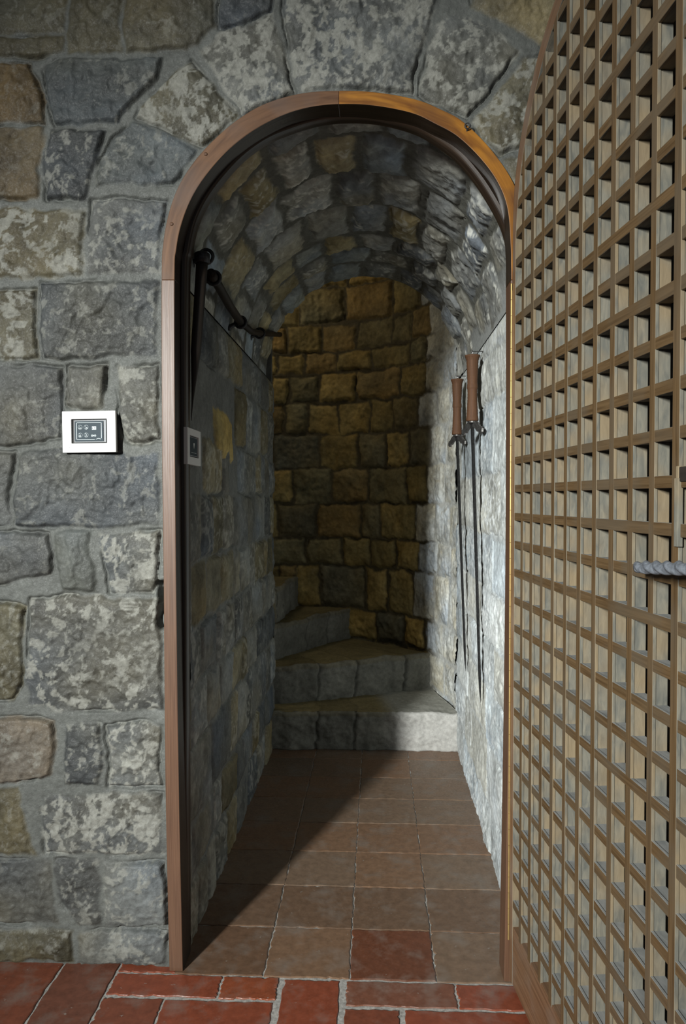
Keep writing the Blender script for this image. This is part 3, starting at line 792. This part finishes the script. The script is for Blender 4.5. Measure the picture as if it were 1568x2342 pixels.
# worn batten over one upright and dark lock block beside it
a1 = door_uv(1540, 1094, .0005); a2 = door_uv(1545, 1250, .0005)
b = MB(); b.box((verts_u[10] + .003, -.003, a2.z), (verts_u[10] + .0125, .004, a1.z)); tag(b.build('repair_batten', [M_DUST], door, .0008), 'pale grey repair batten')
a3 = door_uv(1553, 1084, 0)
b = MB(); b.box((a3.x, -.001, a3.z - .010), (a3.x + .045, .02, a3.z + .009)); b.build('lock_block', [M_BOARD], door, .0015)
b = MB(); b.box((a3.x - .006, -.0015, a3.z - .010), (a3.x, .018, a3.z + .010)); b.build('pale_chip', [M_DUST], door, .0008)

# ------------------------------------------------------------------ spiral steps
HZ = [.165, .335, .50, .67, .84]
A1 = Vector((XL - .03, 1.445, 0)); B1 = Vector((XR + .01, 1.455, 0))
A2 = on_z(628, 1612, HZ[0]); B2 = on_z(975, 1575, HZ[0])
A3 = on_z(630, 1508, HZ[1]); B3 = on_z(775, 1466, HZ[1])
def to_cyl(A, B, R=RC + .004):
    d = (B - A).normalized(); o = A - Vector((NX, NY, A.z)); bq = o.x * d.x + o.y * d.y; c = o.x ** 2 + o.y ** 2 - R * R
    return A + d * (-bq + math.sqrt(bq * bq - c))
A2 = Vector((A2.x, A2.y, 0)); B2 = Vector((B2.x, B2.y, 0)); A3 = Vector((A3.x, A3.y, 0)); B3 = Vector((B3.x, B3.y, 0))
B2 = to_cyl(A2, B2); B3 = to_cyl(A3, B3)
A2 = A2 - (B2 - A2).normalized() * .02; A3 = A3 - (B3 - A3).normalized() * .02
A4 = Vector((XL - .015, 1.74, 0)); B4 = to_cyl(A4, A4 + Vector((.05, 1, 0)))
A5 = Vector((XL - .04, 1.72, 0)); B5 = to_cyl(A5, A5 + Vector((-.8, .9, 0)))
lines = [(A1, B1), (A2, B2), (A3, B3), (A4, B4), (A5, B5)]
stair = empty('stone_stair', (XL + .4, 1.45, 0)); tag(stair, 'worn stone spiral steps turning left at the end of the passage', 'stairs', kind='structure')
def step(i):
    A, Bq = lines[i]
    if i + 1 < len(lines): C, D = lines[i + 1]
    else: C, D = A + Vector((-.35, .0, 0)), to_cyl(A, A + Vector((-1, .15, 0)))
    z1 = HZ[i]; z0 = 0.0 if i == 0 else HZ[i - 1] - .03
    cd_ = (C - A); C2 = C + (C - A) * .08; D2 = D + (D - Bq) * .05
    nu = int((Bq - A).length / .006) + 1
    sq = [(0, 0)]
    tz = list(np.linspace(0, 1, 32)); ty = list(np.linspace(0, 1, 56))[1:]
    su = np.linspace(0, 1, nu)
    rows = [('r', t) for t in tz] + [('t', t) for t in ty]
    S, T = np.meshgrid(su, np.arange(len(rows)), indexing='ij')
    V = np.zeros((nu, len(rows), 3)); U_ = S * (Bq - A).length
    nrm = Vector((Bq.y - A.y, -(Bq.x - A.x), 0)).normalized()
    stones = []; uu = 0; rs = random.Random(40 + i); tones = []
    while uu < 1.2: w = .16 + .16 * rs.random(); stones.append((uu, uu + w)); tones.append(.8 + .4 * rs.random()); uu += w
    Cc = np.zeros((nu, len(rows), 3))
    wob = (fbm(U_ * 9, U_ * 0 + i * 3.3, 3, 5) - .5) * .034
    for j, (kd, t) in enumerate(rows):
        u = U_[:, j]
        if kd == 'r':
            p = np.outer(1 - su, np.array(A)) + np.outer(su, np.array(Bq)); p[:, 2] = z0 + (z1 - z0) * t
            h = (fbm(u * 22, np.full_like(u, (z1 - z0) * t * 22 + i * 7), 4, 70) - .5) * .020 + (fbm(u * 70, np.full_like(u, (z1 - z0) * t * 70), 3, 73) - .5) * .006 + wob[:, j]
            rd_ = max(0, ((z1 - z0) * t - (z1 - z0 - .012)) / .012); h -= .010 * (1 - math.sqrt(max(0, 1 - rd_ * rd_)))
            p[:, 2] += (fbm(u * 13, u * 0 + i * 9.1, 4, 77) - .5) * .026 * t ** 4 * (0 if i == 9 else 1)
            p[:, 0] += nrm.x * h; p[:, 1] += nrm.y * h
            last_h = h
        else:
            f = np.outer(1 - su, np.array(A)) + np.outer(su, np.array(Bq)); g = np.outer(1 - su, np.array(C2)) + np.outer(su, np.array(D2))
            p = f * (1 - t) + g * t; p[:, 2] = z1 + (fbm(u * 13, u * 0 + i * 9.1, 4, 77) - .5) * .026 * (1 - t) ** 3 + (fbm(p[:, 0] * 14, p[:, 1] * 14, 4, 75 + i) - .5) * .010 * min(1, t * 6)
            p[:, 0] += nrm.x * last_h * (1 - t) ** 3; p[:, 1] += nrm.y * last_h * (1 - t) ** 3
        V[:, j] = p
        base = np.array((.16, .16, .14)) if kd == 'r' else np.array((.17, .14, .07))
        if i >= 1 and kd == 'r': base = np.array((.17, .17, .15))
        if kd == 'r' and t > .9: base = base * .5 + .5 * np.array((.16, .14, .09))
        tone = np.ones_like(u)
        for (a_, b_), tn in zip(stones, tones): tone[(u >= a_) & (u < b_)] = tn
        uj = u + (vnoise(np.full_like(u, j * .09), u * 0 + i * 5.1, 4) - .5) * .035 + (vnoise(np.full_like(u, j * .35), u * 3, 6) - .5) * .012
        tone = np.ones_like(u)
        for (a_, b_), tn in zip(stones, tones): tone[(uj >= a_) & (uj < b_)] = tn
        joint = np.min(np.stack([np.abs(uj - a_) for a_, b_ in stones[1:]]), axis=0)
        if i == 0: right = sstep(.50, .60, u)  # first step past the jamb's shadow edge: lit tone painted into the colour
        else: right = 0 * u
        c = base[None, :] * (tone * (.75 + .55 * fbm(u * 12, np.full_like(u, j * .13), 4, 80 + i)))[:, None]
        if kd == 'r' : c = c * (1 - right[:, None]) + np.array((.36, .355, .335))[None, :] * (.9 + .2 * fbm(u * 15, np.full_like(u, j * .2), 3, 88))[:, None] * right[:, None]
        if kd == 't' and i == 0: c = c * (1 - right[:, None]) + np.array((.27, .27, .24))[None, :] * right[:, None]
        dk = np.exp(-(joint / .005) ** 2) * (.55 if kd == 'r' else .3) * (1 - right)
        c = c * (1 - dk)[:, None]
        if kd == 'r':
            V[:, j, 0] -= nrm.x * .008 * np.exp(-(joint / .006) ** 2) * (1 - right); V[:, j, 1] -= nrm.y * .008 * np.exp(-(joint / .006) ** 2) * (1 - right)
        Cc[:, j] = c
    nr = len(rows)
    # back and underside close the block
    Vb = V[:, -1].copy(); Vb[:, 2] = z0; Vall = np.concatenate([V, Vb[:, None, :]], 1); Call = np.concatenate([Cc, Cc[:, -1:]], 1); nr += 1
    idx = np.arange(nu * nr).reshape(nu, nr)
    faces = [tuple(int(x) for x in (idx[a, c], idx[a + 1, c], idx[a + 1, (c + 1) % nr], idx[a, (c + 1) % nr])) for a in range(nu - 1) for c in range(nr)]
    faces.append(tuple(int(x) for x in idx[0][::-1])); faces.append(tuple(int(x) for x in idx[-1]))
    me = bpy.data.meshes.new('step'); co = Vall.reshape(-1, 3) - np.array(stair.location)
    me.from_pydata(co.tolist(), [], faces)
    c4 = np.ones((nu * nr, 4), 'f'); c4[:, :3] = np.clip(Call.reshape(-1, 3), .004, 1)
    ca = me.attributes.new('Col', 'FLOAT_COLOR', 'POINT'); ca.data.foreach_set('color', c4.ravel())
    me.polygons.foreach_set('use_smooth', [len(f) == 4 for f in faces])
    return link('step', me, M_STONE_IN, stair)
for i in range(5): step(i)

# ------------------------------------------------------------------ swords on the right wall
def sword(px, py, label, tipx, lean):
    X = XR - .036
    p = on_x(px, py, X)
    root = empty('sword', (X, p.y, 0)); tag(root, label, 'sword', 'swords hanging on the right passage wall')
    zt = p.z; L_ = .215; G = Matrix.Translation((0, 0, 0))
    # grip: flared head, waist, central swelling, ribbed by fine turning lines
    pf = []
    n = 60
    for i in range(n + 1):
        t = i / n; h = zt - L_ * t
        r = .0175 + .0018 * math.sin(t * math.pi * 2 + 1.2)
        r += .0060 * math.exp(-(t / .05) ** 2)            # flared top
        r += .0022 * math.exp(-((t - .48) / .035) ** 2)     # swelling
        r += .0012 * math.exp(-((t - .97) / .03) ** 2)
        r += .00035 * math.sin(t * 130)
        pf.append((r, h))
    b = MB(); b.lathe(pf[::-1], None, 28); g = b.build('grip', [M_GRIP], root, smooth=True)
    # pommel ring and the nail it hangs from
    b = MB(); b.tube([(0, .007 * math.cos(a), zt + .008 + .008 * math.sin(a)) for a in [i * 2 * math.pi / 16 for i in range(16)]], .0013, 8, closed=True)
    b.build('hanging_ring', [M_CHROME], root, smooth=True)
    b = MB(); b.tube([(.034, 0, zt + .013), (-.003, 0, zt + .013), (-.005, 0, zt + .018)], .0016, 8); b.build('nail', [M_STEEL], root, smooth=True)
    # drooping two-lobed guard
    zg = zt - L_
    b = MB(); b.lathe([(.010, zg - .008), (.014, zg - .006), (.015, zg - .001), (.012, zg + .002)], None, 16)
    gx, gy = .46, -.89
    oc = [(0, .000), (.010, .002), (.022, -.002), (.034, -.010), (.040, -.018), (.046, -.019), (.052, -.026), (.051, -.036), (.044, -.041),
          (.037, -.038), (.034, -.031), (.028, -.034), (.024, -.030), (.018, -.024), (.008, -.018), (0, -.016)]
    for sgn in (1, -1):
        sc = 1.1
        b.extrude([(sgn * x * sc, z_ * sc) for x, z_ in (oc if sgn > 0 else oc[::-1])], -.0035, .0035,
                  lambda x, y, z_: (x * gx - y * gy * -1, x * gy + y * gx, zg + z_))
    b.build('guard', [M_STEEL], root, .0012)
    # blade, slender, tapering, diamond section, leaning in to the wall
    tip = on_x(*tipx, XR - .012); T = Vector((tip.x - X, tip.y - p.y, tip.z)); S_ = Vector((0, 0, zg - .004))
    b = MB(); V = []; m = 24
    for i in range(m + 1):
        t = i / m; c = S_.lerp(T, t); w = .0068 * (1 - .30 * t) if t < .93 else .0068 * .72 * (1 - (t - .93) / .07) + .0006
        d = w * .5; wd_ = Vector((.80, -.60, 0)); nd = Vector((.60, .80, 0))
        for q in (wd_ * w, nd * d, -wd_ * w, -nd * d): V.append(c + q)
    Fc = [(i * 4 + q, i * 4 + (q + 1) % 4, (i + 1) * 4 + (q + 1) % 4, (i + 1) * 4 + q) for i in range(m) for q in range(4)]
    Fc += [(3, 2, 1, 0), tuple(m * 4 + q for q in range(4))]
    b.add(V, Fc); b.build('blade', [M_BLADE], root)
    return root
sword(1080, 813, 'larger-looking sword with brown turned grip, hanging nearest to the lattice door', (1098, 1607), 0)
sword(1045, 868, 'smaller-looking sword with brown turned grip, hanging deeper in the passage nearer the stairs', (1064, 1535), 0)

# ------------------------------------------------------------------ dark rail on the left wall
XRA = XL + .035
rail_px = [(482, 625), (500, 655), (525, 700), (550, 737)]
P = [on_x(*q, XRA) for q in rail_px]
P4 = on_x(597, 762, XRA + .005); P5 = on_x(612, 763, XRA + .01); P6 = on_y(640, 765, 1.50)
root = empty('wall_rail', (XRA, P[0].y, 0)); tag(root, 'dark round handrail bending along the shaded left wall above the inner switch', 'handrail')
o_ = Vector((XRA, P[0].y, 0))
b = MB(); b.tube([p - o_ for p in P], .0125, 14); b.tube([P[3] - o_, (P[3] + P4) / 2 - o_ - Vector((0, 0, .012)), P4 - o_, P5 - o_, P6 - o_], .0105, 12)
b.build('rail', [M_POLE], root, smooth=True)
for c in (P[0].lerp(P[1], .35), P[3], P4, P[0] + Vector((0, -.05, .025))):
    b = MB(); c0 = c - o_; R_ = .017
    b.tube([(R_ * math.cos(a), 0 + c0.y, c0.z + R_ * math.sin(a)) for a in [i * 2 * math.pi / 18 for i in range(18)]], .0045, 8, closed=True)
    b.tube([(-.018, c0.y, c0.z - .006), (-.045, c0.y, c0.z - .02)], .007, 8)
    b.lathe([(.010, -.004), (.010, .004)], Matrix.Translation((-.034, c0.y, c0.z - .016)) @ Matrix.Rotation(math.pi / 2, 4, 'Y'), 12)
    b.build('bracket', [M_IRON], root, smooth=True)
# long tapering dark pole hanging by the frame
Q0 = on_x(462, 598, XRA - .005); Q1 = on_x(437, 962, XRA - .022)
root = empty('hanging_pole', (Q0.x, Q0.y, 0)); tag(root, 'long dark tapering pole hanging upright by the left jamb, its point above the inner switch', 'pole')
o_ = Vector((Q0.x, Q0.y, 0)); n = 14
b = MB(); b.tube([Q0.lerp(Q1, i / n) - o_ for i in range(n + 1)], [.0145 if i == 0 else .0145 * (1 - .25 * i / n) if i < 9 else .0145 * (.84 - .16 * (i - 8)) if i < 13 else .0016 for i in range(n)] + [.0008], 14)
b.build('shaft', [M_POLE], root, smooth=True)
b = MB(); b.lathe([(.012, -.006), (.019, -.004), (.019, .018), (.013, .022)], Matrix.Translation(Q0 - o_), 16); b.build('collar', [M_IRON], root, smooth=True)

# ------------------------------------------------------------------ control panels
def ring2(cx, cz, r, w, n=20):
    o = [(cx + r * math.cos(2 * math.pi * i / n), cz + r * math.sin(2 * math.pi * i / n)) for i in range(n)]
    return o, [(cx + (r - w) * math.cos(2 * math.pi * i / n), cz + (r - w) * math.sin(2 * math.pi * i / n)) for i in range(n)]
def panel(name, label, M, w, h, detailed=True):
    """local: x right, z up, y into the wall"""
    root = empty(name); root.matrix_world = M; tag(root, label, 'control panel')
    iw, ih = w * .665, h * .585
    cx, cz = .004 * w, .014 * h
    b = MB()   # bezel as four bars with an opening
    x0, x1, z0, z1 = -w / 2, w / 2, -h / 2, h / 2; a0, a1, c0, c1 = cx - iw / 2, cx + iw / 2, cz - ih / 2, cz + ih / 2
    V = []
    for y in (-.010, 0.0):
        V += [(x0, y, z0), (x1, y, z0), (x1, y, z1), (x0, y, z1), (a0, y, c0), (a1, y, c0), (a1, y, c1), (a0, y, c1)]
    Fc = []
    for k in range(4):
        l = (k + 1) % 4
        Fc += [(k, l, 4 + l, 4 + k), (8 + l, 8 + k, 12 + k, 12 + l), (k, 8 + k, 8 + l, l), (4 + k, 4 + l, 12 + l, 12 + k)]
    b.add(V, Fc); b.build('bezel', [M_WHITE], root, .0012)
    b = MB(); b.box((a0 - .001, -.004, c0 - .001), (a1 + .001, .012, c1 + .001)); b.build('housing', [M_BLACK], root)
    s = .88
    b = MB(); b.box((cx - iw * .435, -.0065, cz - ih * .455), (cx + iw * .435 + iw * .025, -.003, cz + ih * .46)); b.build('screen_surround', [M_SURR], root, .0006)
    sw, shh = iw * .80, ih * .83
    b = MB(); b.box((cx - sw / 2 - iw * .01, -.0082, cz - shh / 2), (cx + sw / 2 - iw * .01, -.007, cz + shh / 2)); scr = b.build('screen', [M_SCREEN], root)
    ox = cx - iw * .01; y0 = -.0086; y1 = -.0081
    pl_ = lambda x, y, z: (ox + x * sw, y, cz + z * shh)
    b = MB()
    def rect(xa, za, xb, zb): b.extrude([(xa, za), (xb, za), (xb, zb), (xa, zb)], y0, y1, pl_)
    def circ(x, z, r, wd_):
        asp = sw / shh; n = 22
        for i in range(n):
            t0, t1 = 2 * math.pi * i / n, 2 * math.pi * (i + 1) / n
            b.extrude([(x + r * math.cos(t0), z + asp * r * math.sin(t0)), (x + r * math.cos(t1), z + asp * r * math.sin(t1)),
                       (x + (r - wd_) * math.cos(t1), z + asp * (r - wd_) * math.sin(t1)), (x + (r - wd_) * math.cos(t0), z + asp * (r - wd_) * math.sin(t0))], y0, y1, pl_)
    if detailed:
        rect(-.44, .41, .44, .435); rect(-.445, -.42, -.425, .435); rect(.425, -.36, .445, .435); rect(-.44, -.425, .20, -.40)
        b.extrude([(.24, -.40), (.32, -.35), (.42, -.39), (.42, -.41), (.32, -.375), (.24, -.42)], y0, y1, pl_)
        for x in (-.31, -.10):
            for z in (.20, -.19): circ(x, z, .078, .006)
        rect(-.36, .12, -.335, .185); rect(-.325, .12, -.30, .185); rect(-.29, .12, -.265, .185); rect(-.36, .14, -.265, .16)
        rect(-.35, .24, -.32, .26); rect(-.14, .22, -.125, .28); circ(-.085, .15, .036, .018)
        rect(.105, .07, .255, .235)
        rect(-.355, -.30, -.325, -.20); rect(-.315, -.30, -.285, -.20); rect(-.355, -.26, -.285, -.24)
        b.extrude([(-.35, -.10), (-.34, -.09), (-.30, -.18), (-.31, -.19)], y0, y1, pl_)
        b.extrude([(-.14, -.08), (-.12, -.08), (-.08, -.18), (-.10, -.19)], y0, y1, pl_)
        rect(-.13, -.30, -.115, -.22); rect(-.08, -.30, -.065, -.22); rect(-.13, -.235, -.065, -.21)
        circ(.105, -.225, .034, .018); rect(.13, -.26, .19, -.19); circ(.215, -.225, .034, .018)
        b.build('icons', [M_ICON], root)
        b = MB(); pl2 = lambda x, y, z: (x, y, z)
        ex, ez = -w * .5 + .0165, -h * .5 + .0165
        for i in range(12):
            t0, t1 = math.pi * (1.05 + .9 * i / 12), math.pi * (1.05 + .9 * (i + 1) / 12)
            b.extrude([(ex + .005 * math.cos(t0), ez + .005 * math.sin(t0)), (ex + .005 * math.cos(t1), ez + .005 * math.sin(t1)),
                       (ex + .0042 * math.cos(t1), ez + .0042 * math.sin(t1)), (ex + .0042 * math.cos(t0), ez + .0042 * math.sin(t0))], -.0104, -.0099, pl2)
        b.extrude([(ex - .0004, ez - .005), (ex + .0004, ez - .005), (ex + .0004, ez + .004), (ex - .0004, ez + .004)], -.0104, -.0099, pl2)
        b.extrude([(ex + .0018 * math.cos(i * math.pi / 5), ez + .0052 + .0018 * math.sin(i * math.pi / 5)) for i in range(10)], -.0104, -.0099, pl2)
        b.build('emblem', [M_GREYPL], root)
        b = MB(); b.box((.08 * sw + ox + .002, -.00885, cz + .13 * shh), (.08 * sw + ox + .004, -.0085, cz + .17 * shh)); b.box((.20 * sw + ox, -.00885, cz + .12 * shh), (.22 * sw + ox, -.0085, cz + .19 * shh)); b.build('icon_marks', [M_SCREEN], root)
    else:
        b.extrude([(-.08, .2), (.14, .22), (.03, -.12)], y0, y1, pl_)
        rect(-.35, -.36, .35, -.34)
        b.build('icons', [M_GREYPL], root)
    return root
c = [on_y(px, py, -.022) for px, py in ((143.2, 941), (265.5, 938.8), (264.5, 1034.3), (142.3, 1035.6))]
cen = (c[0] + c[1] + c[2] + c[3]) / 4; w_ = (c[1] - c[0]).length; h_ = (c[3] - c[0]).length
an = math.atan2(c[1].z - c[0].z, c[1].x - c[0].x)
panel('control_panel', 'white-framed control panel with dark icon screen on the front wall left of the door',
      Matrix.Translation((cen.x, -.0135, cen.z)) @ Matrix.Rotation(-an, 4, 'Y'), w_, h_)
bk_ = MB(); bk_.box((-w_ / 2 + .004, -.001, -h_ / 2 + .004), (w_ / 2 - .004, .014, h_ / 2 - .004)); mb = bk_.build('mounting_box', [M_BLACK], bpy.data.objects['control_panel'])
q0 = on_x(429, 1020, XL + .011); q1 = on_x(459, 1022, XL + .011); qz0 = on_x(444, 1064, XL + .011).z; qz1 = on_x(444, 982, XL + .011).z
pw = max(.105, q1.y - q0.y); yc = q1.y - pw / 2
Mi_ = Matrix.Translation((XL + .001, yc, (qz0 + qz1) / 2)) @ Matrix.Rotation(math.pi / 2, 4, 'Z')
pn = panel('control_panel', 'pale control panel on the shaded passage wall just inside the frame', Mi_, pw, qz1 - qz0, False)
bk_ = MB(); bk_.box((-pw / 2 + .004, -.001, -.03), (pw / 2 - .004, .012, .03)); bk_.build('mounting_box', [M_BLACK], pn)
